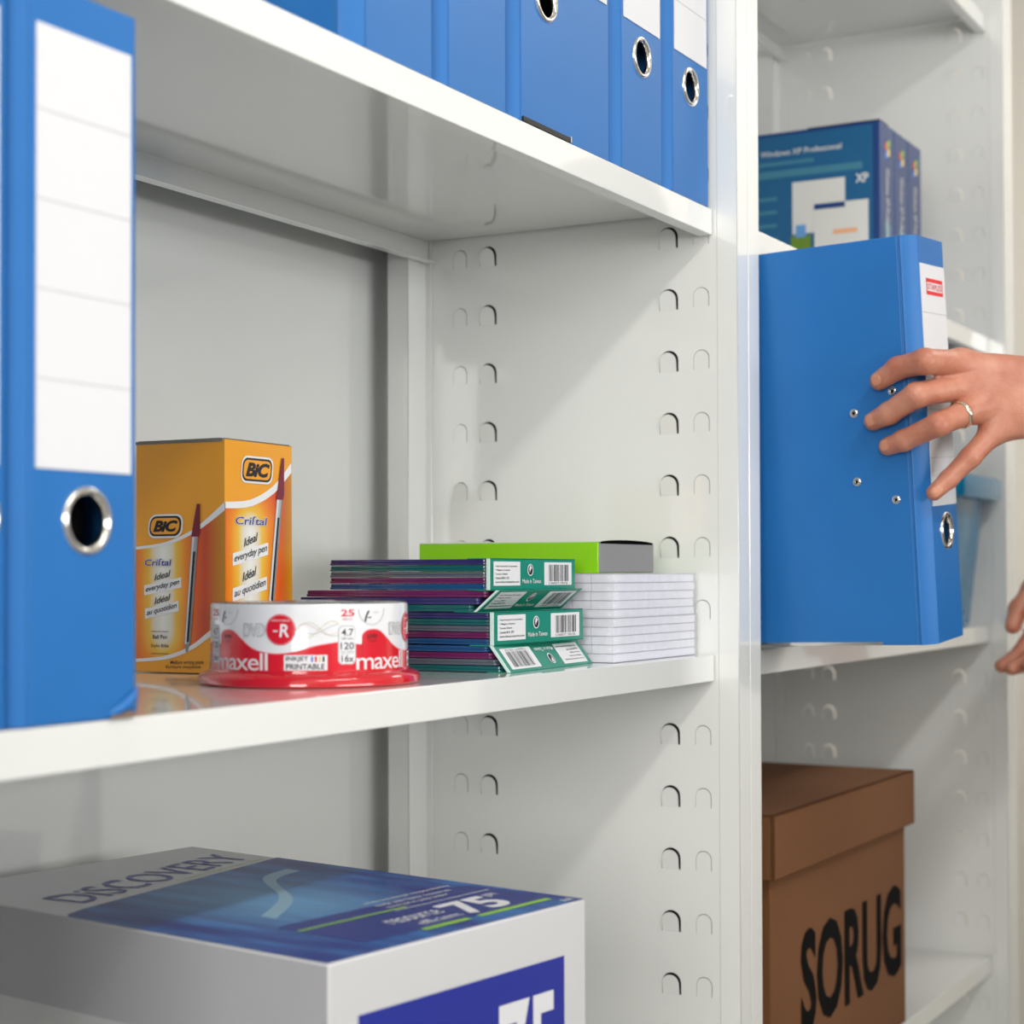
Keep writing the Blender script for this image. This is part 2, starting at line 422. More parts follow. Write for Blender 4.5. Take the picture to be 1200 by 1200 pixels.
# ------------------------------------------------------------------ box of pens
def glow_mat(name, au, bu, cz, w_, h_):
    """orange card with a printed white-yellow glow (flat print)"""
    m = bpy.data.materials.new(name); m.use_nodes = True; nt = m.node_tree; bs = nt.nodes['Principled BSDF']
    tc = nt.nodes.new('ShaderNodeTexCoord'); sep = nt.nodes.new('ShaderNodeSeparateXYZ'); nt.links.new(tc.outputs['UV'], sep.inputs[0])
    def mth(op, a, b=None, clamp=False):
        n = nt.nodes.new('ShaderNodeMath'); n.operation = op; n.use_clamp = clamp
        for k, x in ((0, a), (1, b)):
            if x is None: continue
            if isinstance(x, (int, float)): n.inputs[k].default_value = x
            else: nt.links.new(x, n.inputs[k])
        return n.outputs[0]
    du = mth('DIVIDE', mth('SUBTRACT', sep.outputs[0], au), w_)
    dv = mth('DIVIDE', mth('MAXIMUM', mth('SUBTRACT', mth('ABSOLUTE', mth('SUBTRACT', sep.outputs[1], cz)), h_), 0.0), .16)
    d = mth('SQRT', mth('ADD', mth('MULTIPLY', du, du), mth('MULTIPLY', dv, dv)))
    cr = nt.nodes.new('ShaderNodeValToRGB'); e = cr.color_ramp.elements
    e[0].position = 0; e[0].color = (.86, .86, .80, 1); e[1].position = 1; e[1].color = (*lin((196, 62, 20)), 1)
    for p, c in ((.18, (228, 222, 205)), (.32, (236, 190, 60)), (.52, (238, 140, 20)), (.78, (222, 90, 22))):
        x = e.new(p); x.color = (*lin(c), 1)
    nt.links.new(mth('MULTIPLY', d, .5), cr.inputs[0])
    # to the right the print turns to yellow-olive
    cr2 = nt.nodes.new('ShaderNodeValToRGB'); e2 = cr2.color_ramp.elements
    e2[0].position = bu; e2[0].color = (0, 0, 0, 1); e2[1].position = min(1, bu+.28); e2[1].color = (1, 1, 1, 1)
    nt.links.new(sep.outputs[0], cr2.inputs[0])
    mx = nt.nodes.new('ShaderNodeMix'); mx.data_type = 'RGBA'; nt.links.new(cr2.outputs[0], mx.inputs[0]); nt.links.new(cr.outputs[0], mx.inputs[6])
    mx.inputs[7].default_value = (*lin((196, 140, 22)), 1)
    nt.links.new(mx.outputs[2], bs.inputs['Base Color']); bs.inputs['Roughness'].default_value = .3
    bs.inputs['Coat Weight'].default_value = .3
    return m
M_ORANGE = mat('orange_card', (.86, .36, .018), .3, coat=.3)
M_SILVER = mat('pale_print', (.80, .80, .80), .35)
M_MAROON = mat('maroon_print', (.18, .012, .03), .3)
M_NAVY = mat('navy_print', (.02, .03, .28), .35)
M_GREYP = mat('grey_print', (.42, .44, .45), .35)
PENM = [M_ORANGE, M_SILVER, M_BLACK, M_NAVY, M_MAROON, M_GREYP, mat('steel_print', (.25, .26, .28), .3), M_WHITE]
def uv_quad(name, m, pts2, f, parent, W, H):
    """a flat printed area (polygon in face coordinates) with UVs 0..1 over the face"""
    me = bpy.data.meshes.new(name); me.from_pydata([f(u, v) for u, v in pts2], [], [tuple(range(len(pts2)))])
    uvl = me.uv_layers.new(name='UVMap')
    for lp in me.loops: u, v = pts2[lp.vertex_index]; uvl.data[lp.index].uv = (u/W, v/H)
    me.materials.append(m); return link(bpy.data.objects.new(name, me), parent)
HB = .1522; WB = .077; DB = .0725
pen = thing('pen_box', 'upright orange cardboard box of ballpoint pens behind the disc spindle', 'box', (-.3975, .1765, .0005), (0, 0, R(2.0)))
B().box(0, WB, 0, DB, 0, HB).build('carton', M_ORANGE, pen, bevel=.0006)
b = B(); b.box(.001, WB-.002, .0008, .0016, HB-.001, HB+.0008); b.box(-.0004, .0006, .002, DB, HB-.0015, HB+.0004)
b.add([(0, 0, HB), (WB, 0, HB), (WB, DB, HB+.0006), (WB*.25, DB*.25, HB+.0028), (0, DB, HB+.0008)], [(0, 1, 3), (1, 2, 3), (2, 4, 3), (4, 0, 3)])
b.build('lid_flap', mat('grey_card_edge', (.20, .19, .17), .8), pen)
def pen_face(W, fmap, wave1, wave2, pill, cris, t1, t2, penl, full, name):
    H = HB; L = lambda k: (lambda u, v: fmap(u*W, (1-v)*H, k*.00012))    # u,v as fractions, v from the top
    w1 = spline(wave1, 24); up1 = [(u, v) for u, v, _ in w1]; th = [k for _, _, k in w1]
    w2 = spline(wave2, 24)
    # glowing field between the two waves
    pts = [(u, v+.004) for u, v in up1] + [(u, v) for u, v, _ in reversed(w2)]
    me_pts = [(u*W, (1-v)*H) for u, v in pts]
    uv_quad('printed_field', glow_mat(name, *full), me_pts, lambda u, v: fmap(u, v, .00012), pen, W, H)
    b = B(); f = L(2); n = len(w1)
    ribbon(b, [(u, v) for u, v, k in w1], [(u, v+k) for u, v, k in w1], f, 1)
    ribbon(b, [(u, v) for u, v, k in w2], [(u, v+k) for u, v, k in w2], f, 1)
    # logo pill
    u0, u1, v0, v1 = pill
    asp = W/H
    def rr(e, mi, lay):
        pp = rrect((u0-e)*W, (u1+e)*W, (1-v1)*H-e*W, (1-v0)*H+e*W, .0042+e*W*.6, 5, .12)
        b.mi = mi; b.add([fmap(x, y, lay*.00012) for x, y in pp], [tuple(range(len(pp)))])
    rr(.035, 1, 3); rr(.018, 2, 4); rr(.0, 0, 5)
    text(b, 'BiC', u0+.035, u1-.005, v1-.010, v0+.010, L(6), 2, shear=.3, bold=.05, space=.95)
    # names
    u0, u1, v0, v1 = cris
    text(b, 'Criſtal', u0-.006, u1+.006, v1+.003, v0-.003, L(4), 7, shear=.12, bold=.05)
    text(b, 'Criſtal', u0, u1, v1, v0, L(5), 3, shear=.12, bold=.008)
    for (txt, u0, u1, v0, v1, tl) in t1+t2:
        if len(txt) > 8: poly(b, [(u0-.02, v1+.008-tl/2), (u1+.02, v1+.008+tl/2), (u1+.02, v0-.006+tl/2), (u0-.02, v0-.006-tl/2)], L(3), 1)
        text(b, txt, u0, u1, v1, v0, L(5), 2, shear=.2, bold=.006, space=.95, tilt=tl)
    # the printed pen: cap, clear barrel, refill, tip
    (xa, ya), (xb, yb), (xc, yc), hw = penl
    d = lambda t_, x: (xb+(xc-xb)*t_+x, yb+(yc-yb)*t_)
    poly(b, [(xa-.015, ya), (xa+.022, ya), (xb+hw*1.7, yb-.02), (xb+hw*1.25, yb), (xb-hw*1.25, yb)], L(5), 4)
    if yc < 1.2:
        poly(b, [d(0, -hw), d(0, hw), d(.95, hw), d(.95, -hw)], L(4), 5)
        poly(b, [d(0, -hw*.8), d(0, -hw*.25), d(.95, -hw*.25), d(.95, -hw*.8)], L(5), 7)
        poly(b, [d(.13, -hw*.25), d(.13, hw*.45), d(.93, hw*.45), d(.93, -hw*.25)], L(6), 2)
        poly(b, [d(0, hw*.7), d(0, hw), d(.95, hw), d(.95, hw*.7)], L(6), 6)
        poly(b, [d(.95, -hw*.8), d(.95, hw*.8), d(1.02, hw*.3), d(1.02, -hw*.3)], L(5), 6)
    b.build('print', PENM, pen)
    return L
# face toward the left (normal -x): u runs from the far edge (DB) to the ridge (0)
fl = lambda u, v, k: (-.0001-k, DB-u, v)
L = pen_face(DB, fl, [(0, .455, .012), (.35, .435, .014), (.68, .375, .02), (1, .268, .036)], [(0, .944, .014), (.35, .927, .016), (.62, .883, .02), (.84, .815, .028), (1, .765, .032)],
    (.17, .49, .332, .402), (.11, .41, .508, .538), [('Ideal', .22, .40, .566, .594, -.02), ('everyday pen', .12, .50, .612, .642, -.035)],
    [('Idéal', .22, .40, .668, .697, -.02), ('au quotidien', .13, .47, .714, .744, -.035)], ((.71, .274), (.675, .415), (.585, .90), .034), (.31, .78, .36, .24, .17), 'glow_left')
b = B(); f = L(5)
text(b, 'Ball Pen', .20, .36, .855, .838, f, 2, bold=.01); text(b, 'Stylo Bille', .18, .38, .895, .878, f, 2, bold=.01)
for v in (.822, .918): rect(b, .18, .38, v, v+.0025, f, 4)
text(b, 'Medium writing point', .40, .77, .966, .946, f, 2, bold=.01, tilt=-.004); text(b, 'Ecriture moyenne', .35, .74, .984, .967, f, 2, bold=.01, tilt=-.004)
b.build('small_print', PENM, pen)
# face toward the camera's right (normal -y)
fr = lambda u, v, k: (u, -.0001-k, v)
pen_face(WB, fr, [(0, .268, .028), (.36, .252, .03), (.7, .185, .036), (.98, .075, .045)], [(0, .93, .016), (.4, .91, .018), (.7, .86, .022), (1, .75, .03)],
    (.245, .645, .08, .163), (.14, .60, .325, .362), [('Ideal', .26, .46, .408, .444, -.03), ('everyday pen', .12, .60, .468, .508, -.05)],
    [('Idéal', .24, .44, .556, .594, -.03), ('au quotidien', .12, .58, .618, .660, -.05)], ((.84, .058), (.79, .245), (.62, .86), .042), (.36, .80, .40, .27, .20), 'glow_right')

# ------------------------------------------------------------------ spindle of recordable discs
sx_, sy_ = -.4372, .0815
spn = thing('disc_spindle', 'round spindle pack of recordable discs in a red and white wrap on a red base', 'disc pack', (sx_, sy_, .0003))
M_RED = mat('red_plastic', (.55, .012, .022), .12, coat=.6)
M_REDP = mat('red_wrap_print', (.62, .012, .025), .16, coat=.5)
M_WRAP = mat('white_wrap_print', (.72, .72, .74), .14, coat=.5)
B().lathe([(0, 0), (.0652, 0), (.0664, .0012), (.0662, .0042), (.0646, .0064), (.0600, .0080), (.0598, .0092), (0, .0092)], 96).build('base', M_RED, spn, smooth=40)
RW = .0588
B().lathe([(RW-.0012, .0088), (RW, .009), (RW, .0462), (RW-.0006, .0474), (RW-.0012, .0474)], 96).build('wrap', M_WRAP, spn, smooth=40)
M_CLEAR = mat('clear_plastic', (.80, .82, .84), .08, trans=.85)
B().lathe([(RW-.0006, .0468), (RW-.0008, .0478), (RW-.0025, .0484), (.018, .0484), (.016, .0490), (0, .0490)], 96).build('clear_cover', M_CLEAR, spn, smooth=40)
for k in range(10):
    z = .0105+.0036*k
    B().lathe([(.0075, z), (RW-.0025, z), (RW-.0025, z+.0012), (.0075, z+.0012)], 64).build('disc', mat('disc_silver', (.7, .72, .75), .2, metal=1), spn, smooth=40)
# label print: a = degrees to the right of the point facing the camera
axis = math.atan2(-.53939-sy_, -1.30895-sx_)
def cyl(k): return lambda a, z: (a, z, k)      # flat for now, bent round the pack below
DM = [M_REDP, M_WHITE, M_GREYP, M_BLACK, mat('green_print', (.35, .55, .25), .3), mat('pink_print', (.75, .35, .40), .3), mat('olive_print', (.55, .50, .18), .3), mat('blue_print', (.05, .15, .6), .3)]
b = B()
for rep in range(4):
    a0 = -63.8+90.5*rep
    c1, c2, c3 = cyl(1), cyl(2), cyl(3)
    g1 = lambda a, z: c1(a0+a, z)
    g2 = lambda a, z: c2(a0+a, z)
    g3 = lambda a, z: c3(a0+a, z)
    # red wave: from bump over the disc logo down under the emblem and back up
    wave = [(-7, .0262), (3.5, .0242), (3.6, .0285), (5.5, .0312), (10, .0325), (16, .0318), (22, .0278), (29, .0228), (37, .0200), (47, .0192), (57, .0207), (68, .0238), (83.5, .0262)]
    wv = spline(wave, 96)
    ribbon(b, [(a, .0092) for a, z in wv], wv, g1, 0)
    ribbon(b, wv, [(a, z+.0005) for a, z in wv], g1, 5)
    text(b, 'maxell', 0, 40, .0096, .0196, g2, 1, bold=.004, space=.9)
    rect(b, 49.5, 73.5, .0098, .0186, g2, 1, 6)
    text(b, 'INKJET', 50.7, 63, .0147, .0178, g3, 3, bold=.02)
    text(b, 'PRINTABLE', 50.7, 72, .0105, .0136, g3, 3, bold=.02)
    for k in range(4): rect(b, 64.5+2.1*k, 65.6+2.1*k, .0147, .0178, g3, (7, 0, 6, 3)[k])
    def rr(u0, u1, v0, v1, lay, mi, r=.0026):
        deg = R(1)*RW; pp = rrect(u0*deg, u1*deg, v0, v1, r, 5); poly(b, [(x/deg, y) for x, y in pp], lay, mi)
    rr(79.6, 90.2, .0128, .0352, c1 and (lambda a, z: c1(a0+a, z)), 2, .0030)
    rr(80.1, 89.7, .0133, .0347, g2, 1, .0027)
    text(b, '4.7', 81.5, 88.6, .0292, .0333, g3, 3, bold=.01); text(b, '120', 81, 88.9, .0215, .0255, g3, 3, bold=.01); text(b, '16x', 81.5, 88.9, .0143, .0183, g3, 3, bold=.01)
    text(b, 'min video', 81, 89, .0200, .0208, g3, 3); text(b, 'Speed', 81.5, 88, .0190, .0196, g3, 3); text(b, 'GB data', 81.5, 88.5, .0272, .0284, g3, 3)
    text(b, '25', 81.2, 89.2, .0404, .0444, g3, 0, bold=.02); text(b, 'PACK', 82.3, 88.2, .0382, .0392, g3, 0)
    # emblem
    deg = R(1)*RW
    def dsc(a, z, r, lay, mi): poly(b, [(a+(x)/deg, z+y) for x, y in disc(0, 0, r)], lay, mi)
    dsc(47.5, .0330, .0089, g1, 0); dsc(47.5, .0330, .0085, g2, 5); dsc(47.5, .0330, .0082, g3, 0)
    c4 = cyl(4); g4 = lambda a, z: c4(a0+a, z)
    text(b, 'R', 47, 52.5, .0288, .0362, g4, 1, bold=.02, shear=.1); rect(b, 43.3, 46, .0318, .0326, g4, 1)
    text(b, 'PRINTABLE', 42.5, 52.6, .0377, .0388, g4, 1)
    # outlined DVD
    text(b, 'DVD', 24.2, 38.6, .0289, .0366, g2, 2, bold=.05, space=.95); text(b, 'DVD', 25, 37.8, .0297, .0358, g3, 1, bold=.0, space=.95)
    text(b, 'DVD', 7.2, 14.2, .0275, .0298, g2, 3, bold=.03); text(b, 'video', 7.4, 14, .0256, .0264, g2, 3, bold=.03)
    # dotted emblem arc and pen stroke at the top
    arc = [(10.6+9.4*math.cos(t_), .0445+.0092*math.sin(t_)) for t_ in [R(180+180*i/24) for i in range(25)]]
    arc2 = [(10.6+(9.0)*math.cos(t_), .0445+.0089*math.sin(t_)) for t_ in [R(180+180*i/24) for i in range(25)]]
    ribbon(b, arc, arc2, g2, 2)
    st = spline([(5.2, .0372), (6.2, .0408), (7.8, .0436)], 8); ribbon(b, st, [(a+1.0, z-.0004) for a, z in st], g2, 3)
    text(b, 'wow', 7.4, 10, .0390, .0400, g2, 3, bold=.02); text(b, 'Write Once', 11.5, 15.5, .0420, .0430, g2, 2)
    # coloured swirl
    for k, (am, ph, mi) in enumerate(((.0040, 0, 4), (.0031, .5, 5), (.0046, 3.3, 6), (.0026, 2.6, 2))):
        ln = [(56+24*i/30, .0330+am*math.sin(ph+i/30*5.4)*(1 if i > 2 else i/3)) for i in range(31)]
        ribbon(b, ln, [(a, z+.00028) for a, z in ln], g2, mi)
bm = bmesh.new(); vs = [bm.verts.new(p) for p in b.v]
for fc, mi in zip(b.f, b.m):
    try: q = bm.faces.new([vs[i] for i in fc]); q.material_index = mi
    except ValueError: pass
bmesh.ops.triangulate(bm, faces=bm.faces[:])
for _ in range(5):
    es = [e for e in bm.edges if abs(e.verts[0].co.x-e.verts[1].co.x) > 2.2]
    if not es: break
    bmesh.ops.subdivide_edges(bm, edges=es, cuts=1); bmesh.ops.triangulate(bm, faces=[f for f in bm.faces if len(f.verts) > 3])
for v in bm.verts:
    a, z, k = v.co; r_ = RW+.00006+k*.00012; v.co = (r_*math.cos(axis+R(a)), r_*math.sin(axis+R(a)), z)
me = bpy.data.meshes.new('wrap_print'); bm.to_mesh(me); bm.free()
for m_ in DM: me.materials.append(m_)
link(bpy.data.objects.new('wrap_print', me), spn)

# ------------------------------------------------------------------ packs of slim disc cases
CASE = {'indigo': (.030, .026, .13), 'teal': (.006, .095, .105), 'grey': (.085, .10, .135), 'magenta': (.12, .014, .085), 'blue': (.010, .065, .19)}
CM = {k: mat(k+'_case_plastic', v, .14, coat=.4) for k, v in CASE.items()}
M_GREEN = mat('green_card', (.006, .22, .145), .35, coat=.2)
M_GREENL = mat('green_card_edge', (.55, .70, .66), .5)
GM = [M_WHITE, M_BLACK, M_GREEN, M_GREYP]
def disc_pack(label, x, y, z, LX, LY, cols, hgt, shear=0., rot=0., flip=False):
    t = thing('slim_case_pack', label, 'case pack', (x, y, z), (0, 0, rot), 'green-banded packs of slim disc cases')
    n = len(cols); ch = hgt/n
    # shear: the top cases slide toward the front (negative y) by `shear` in all
    def off(zz): return -shear*(zz/hgt-.5 if not flip else zz/hgt-.5)
    for k, cname in enumerate(cols):          # bottom to top
        z0, z1 = k*ch+.00015, (k+1)*ch-.00025
        dy = off((z0+z1)/2)
        b = B(); pp = rrect(.0008, LX-.0008, .0012+dy, LY+dy, .004, 4)
        zm = z0+(z1-z0)*.42
        b.prism(pp, z0, zm, lambda u, v, w_: (u, v, w_))
        pp2 = rrect(.0012, LX-.0012, .0016+dy, LY-.0004+dy, .004, 4)
        b.prism(pp2, zm, z1, lambda u, v, w_: (u, v, w_))
        b.build('disc_case', CM[cname], t, bevel=.0004)
    # green band: folded card over top, front and bottom near the front edge
    ex = abs(shear)/n*.62+.0002; ya, yb = off(0)-ex, off(hgt)-ex
    b = B()
    th = .0006
    b.add([(0, ya-th, 0), (LX, ya-th, 0), (LX, yb-th, hgt), (0, yb-th, hgt), (0, ya+th, 0), (LX, ya+th, 0), (LX, yb+th, hgt), (0, yb+th, hgt)],
          [(0, 1, 2, 3), (7, 6, 5, 4), (0, 3, 7, 4), (1, 5, 6, 2), (3, 2, 6, 7), (0, 4, 5, 1)])
    b.box(0, LX, ya-th, ya+.016, -.0002, .0003); b.box(0, LX, yb-th, yb+.016, hgt-.0003, hgt+.0003)
    band = b.build('card_band', M_GREEN, t)
    b = B()
    b.add([(-.0006, ya-th-.0002, 0), (.0010, ya-th-.0002, 0), (.0010, yb-th-.0002, hgt), (-.0006, yb-th-.0002, hgt),
           (-.0006, ya+.0012, 0), (-.0006, yb+.0012, hgt)], [(0, 1, 2, 3), (0, 3, 5, 4)])
    b.build('band_edge', M_GREENL, band)
    b = B()
    def F(k):
        def f(u, v):
            if flip: u, v = 1-u, 1-v
            return (u*LX, ya+(yb-ya)*v-th-.00012*k-.0001, v*hgt)
        return f
    f1, f2, f3 = F(1), F(2), F(3)
    def q(u0, u1, v0, v1, f, mi): poly(b, [(u0, v0), (u1, v0), (u1, v1), (u0, v1)], f, mi)
    q(.045, .34, .13, .91, f1, 0); q(.62, .955, .13, .90, f1, 0)
    for k, s in enumerate(('Case Accessories Corporation', '7 Magnus Avenue', 'Toronto, Ontario', 'Canada M1K 2P5', 'www.discaccessories.com')):
        ww = (.24, .16, .13, .15, .26)[k]; text(b, s, .065, .065+ww, .72-.125*k, .79-.125*k, f2, 1, bold=.012)
    text(b, 'Made in Taiwan', .365, .58, .20, .34, f2, 0, bold=.01)
    poly(b, disc(.455, .64, .20, ru=.033), f2, 0); poly(b, disc(.455, .64, .165, ru=.025), f3, 1)
    F4 = F(4); poly(b, [(.448, .80), (.470, .72), (.452, .62), (.446, .54), (.44, .66)], F4, 0)
    rng = random.Random(3); x_ = .672
    while x_ < .905:
        ww = rng.choice((.0035, .006, .010)); q(x_, x_+ww, .26, .82, f2, 1); x_ += ww+rng.choice((.005, .008, .011))
    text(b, '5 060077 190136', .672, .905, .16, .23, f2, 1)
    b.build('band_print', GM, band)
    return t
disc_pack('topmost green-banded pack of five coloured disc cases in the stack', -.302, .0352, .0542, .124, .128, ['blue', 'magenta', 'grey', 'teal', 'indigo'], .0206)
disc_pack('second pack of disc cases from the top, green band slanting inward and shaded', -.302, .0400, .0397, .128, .146, ['teal', 'indigo', 'magenta'], .0143, shear=.017, rot=R(1.5))
disc_pack('third pack of disc cases from the top, upright green band with barcode at right', -.302, .0325, .0178, .131, .130, ['blue', 'magenta', 'grey', 'teal', 'indigo'], .0217)
disc_pack('lowest pack of disc cases, its green band slanting outward with an upside-down barcode', -.302, .0285, .0003, .141, .130, ['teal', 'grey', 'magenta', 'blue'], .0173, shear=-.013, rot=R(4), flip=True)

# ------------------------------------------------------------------ notepads, lime box
M_PAPER = mat('notepad_paper', (.70, .70, .76), .55, noise=(300, .03))
def film_mat():
    m = mat('shrink_film', (.9, .92, 1.0), .08, alpha=.24, bump=(70, .0030)); return m
M_FILM = film_mat()
def pads(label, x, y, z, jit):
    t = thing('notepad_bundle', label, 'notepads', (x, y, z), (0, 0, R(jit)), 'shrink-wrapped notepad bundles')
    W, D, n, h = .149, .108, 5, .00625
    rng = random.Random(int(jit*10)+5)
    for k in range(n):
        dx, dy = rng.uniform(-.0006, .0006), rng.uniform(-.0005, .0005)
        z0 = k*(h+.00018); b = B(); b.box(dx, W+dx, dy, D+dy, z0, z0+h-.0004); p = b.build('notepad', M_PAPER, t, bevel=.0003)
        b = B(); b.box(dx-.0001, W+dx+.0001, dy-.0001, D+dy+.0001, z0+h-.0004, z0+h); b.build('board_backing', M_GREYP, p)
        b = B()
        if k:
            for yy in (.018, .033, .05, .07, .09): b.box(dx-.00015, dx+.0001, yy, yy+.0006, z0, z0+h-.0004)
            b.build('pale_rule', mat('violet_rule', (.5, .45, .55), .6), p)
    hz = n*(h+.00018)+.0002
    bm = bmesh.new(); bmesh.ops.create_cube(bm, size=1)
    bmesh.ops.subdivide_edges(bm, edges=bm.edges[:], cuts=12, use_grid_fill=True)
    for v in bm.verts:
        v.co = Vector(((v.co.x+.5)*(W+.003)-.0015, (v.co.y+.5)*(D+.003)-.0015, (v.co.z+.5)*hz))
        if .001 < v.co.z < hz-.001: v.co += Vector((rng.uniform(-.0006, .0006), rng.uniform(-.0006, .0006), rng.uniform(-.0006, .0006)))
    me = bpy.data.meshes.new('shrink_film'); bm.to_mesh(me); bm.free(); me.materials.append(M_FILM)
    me.polygons.foreach_set('use_smooth', [True]*len(me.polygons))
    link(bpy.data.objects.new('shrink_film', me), t)
pads('lower shrink-wrapped bundle of white notepads, standing on the shelf', -.1538, .0150, .0003, 0)
pads('upper shrink-wrapped bundle of white notepads, under the lime green box', -.1540, .0148, .0325, .4)
t = thing('flat_carton', 'flat lime green box with grey end lying on the notepads', 'box', (-.150, .029, .0652))
M_LIME = mat('lime_card', (.25, .62, .012), .35, coat=.2); M_GREYC = mat('grey_card', (.23, .23, .23), .6)
LW, LD, LH = .096, .154, .0232
b = B(); b.box(0, LW, .0006, LD, 0, LH-.0006); b.mi = 0
b.build('carton', M_LIME, t, bevel=.0005)
b = B(); b.box(.0012, LW, -.0004, .0010, .0004, LH-.0012); b.build('end_panel', M_GREYC, t, bevel=.0004)
b = B(); b.box(.0, LW, .0, LD, LH-.0006, LH+.0002); b.build('lid', mat('pale_green_card', (.60, .72, .50), .5), t)
b = B(); n = 10
vs = []
for i in range(n+1):
    u = i/n; vs += [(.002+u*(LW-.004), -.0006, LH-.0016), (.002+u*(LW-.004), -.0006, LH-.0002+.0016*math.sin(math.pi*u)**.6)]
b.add(vs, [(2*i, 2*i+2, 2*i+3, 2*i+1) for i in range(n)]); b.build('tuck_gap', M_DARK, t)

# ------------------------------------------------------------------ carton of printer paper on the lower shelf
ream = thing('paper_carton', 'large blue and white carton of copier paper on the lower shelf, silver back strip', 'box', (-.4030, -.0860, -.4048), (0, 0, R(-8.8)))
RWX, RL, RH = .212, .330, .2838     # box spans x -RWX..0, y 0..RL
M_RWHITE = mat('silver_white_card', (.60, .60, .61), .38, coat=.2)
b = B(); b.box(-RWX, 0, 0, RL, 0, RH); b.build('carton', M_RWHITE, ream, bevel=.0012)
def ream_top_mat():
    m = bpy.data.materials.new('blue_photo_print'); m.use_nodes = True; nt = m.node_tree; bs = nt.nodes['Principled BSDF']
    tc = nt.nodes.new('ShaderNodeTexCoord'); mp = nt.nodes.new('ShaderNodeMapping'); mp.inputs['Scale'].default_value = (14, 3.5, 1); mp.inputs['Rotation'].default_value = (0, 0, R(8))
    nt.links.new(tc.outputs['UV'], mp.inputs[0])
    n = nt.nodes.new('ShaderNodeTexNoise'); n.inputs['Scale'].default_value = 1; n.inputs['Detail'].default_value = 2; nt.links.new(mp.outputs[0], n.inputs['Vector'])
    sep = nt.nodes.new('ShaderNodeSeparateXYZ'); nt.links.new(tc.outputs['UV'], sep.inputs[0])
    cr = nt.nodes.new('ShaderNodeValToRGB'); e = cr.color_ramp.elements
    e[0].position = .36; e[0].color = (*lin((16, 34, 120)), 1); e[1].position = .66; e[1].color = (*lin((40, 105, 175)), 1)
    x = e.new(.5); x.color = (*lin((28, 70, 140)), 1)
    nt.links.new(n.outputs[0], cr.inputs[0])
    # wide pale drop of light in the print
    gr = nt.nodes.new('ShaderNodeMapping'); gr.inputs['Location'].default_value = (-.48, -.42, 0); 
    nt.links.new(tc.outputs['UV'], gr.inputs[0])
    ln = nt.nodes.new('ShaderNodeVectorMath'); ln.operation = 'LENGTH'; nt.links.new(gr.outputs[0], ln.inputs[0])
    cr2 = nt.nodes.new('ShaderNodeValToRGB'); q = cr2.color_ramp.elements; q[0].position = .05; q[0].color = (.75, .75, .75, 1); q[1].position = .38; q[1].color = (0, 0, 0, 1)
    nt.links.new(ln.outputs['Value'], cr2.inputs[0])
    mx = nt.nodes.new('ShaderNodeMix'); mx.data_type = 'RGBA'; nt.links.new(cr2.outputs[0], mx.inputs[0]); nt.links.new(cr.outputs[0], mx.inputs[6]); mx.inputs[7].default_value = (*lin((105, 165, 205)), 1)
    nt.links.new(mx.outputs[2], bs.inputs['Base Color']); bs.inputs['Roughness'].default_value = .4; bs.inputs['Coat Weight'].default_value = .08
    return m
# top face coordinates: u 0..1 from left (-x) to right, v 0..1 from front to back
def rt(k): return lambda u, v: (-RWX+u*RWX, v*RL, RH+.0001+.00012*k)
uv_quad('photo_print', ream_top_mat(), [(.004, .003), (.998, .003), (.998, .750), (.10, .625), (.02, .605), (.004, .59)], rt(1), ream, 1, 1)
b = B(); RM = [M_NAVY, M_WHITE, mat('lime_print', (.28, .55, .03), .4), mat('deep_blue_print', (.015, .03, .20), .35), mat('light_blue_print', (.25, .42, .55), .35), M_GREYP]
text(b, 'DiSCOVERY', .12, .925, .722, .822, rt(2), 0, shear=-.25, tilt=.125, bold=.0, space=1.0)
text(b, 'recycled multifunction paper', .52, .96, .725, .740, rt(2), 2, tilt=.06)
poly(b, rrect(.22, .97, .055, .25, .015), rt(2), 3)
text(b, '75', .655, .85, .07, .165, rt(3), 1, shear=.1, bold=.03); text(b, 'gsm', .862, .915, .14, .165, rt(3), 1)
text(b, 'resource', .43, .63, .115, .145, rt(3), 1); text(b, 'efficient', .47, .63, .075, .10, rt(3), 1)
rect(b, .42, .60, .043, .057, rt(3), 2); rect(b, .64, .94, .043, .057, rt(3), 2)
rect(b, .22, .62, .195, .202, rt(3), 2)
for k in range(3): text(b, ('environmental responsibility', 'made with fewer resources', 'eucalyptus pulp paper')[k], .58, .93-.05*k, .262-.026*k, .279-.026*k, rt(3), 1)
rect(b, .56, .95, .188, .191, rt(3), 1)
# ribbon shape crossing the picture
rb = spline([(.30, .30), (.52, .40), (.70, .56), (.86, .60)], 20); ribbon(b, rb, [(u, v+.035) for u, v in rb], rt(2), 4)
text(b, 'A4', .93, .975, .01, .03, rt(3), 1)
b.build('lettering', RM, ream)
ff = lambda k: (lambda u, v: (-RWX+u*RWX, -.0001-.00012*k, v*RH))
b = B(); rect(b, .10, .90, .30, .90, ff(1), 0); text(b, '75', .62, .86, .62, .84, ff(2), 1, bold=.02); text(b, 'copier paper', .14, .58, .66, .76, ff(2), 1)
b.build('front_print', RM, ream)
b = B(); b.box(-RWX-.0003, -RWX, .0, RL, RH-.05, RH-.0008); b.build('lid_side', mat('grey_card_side', (.42, .42, .45), .5), ream)

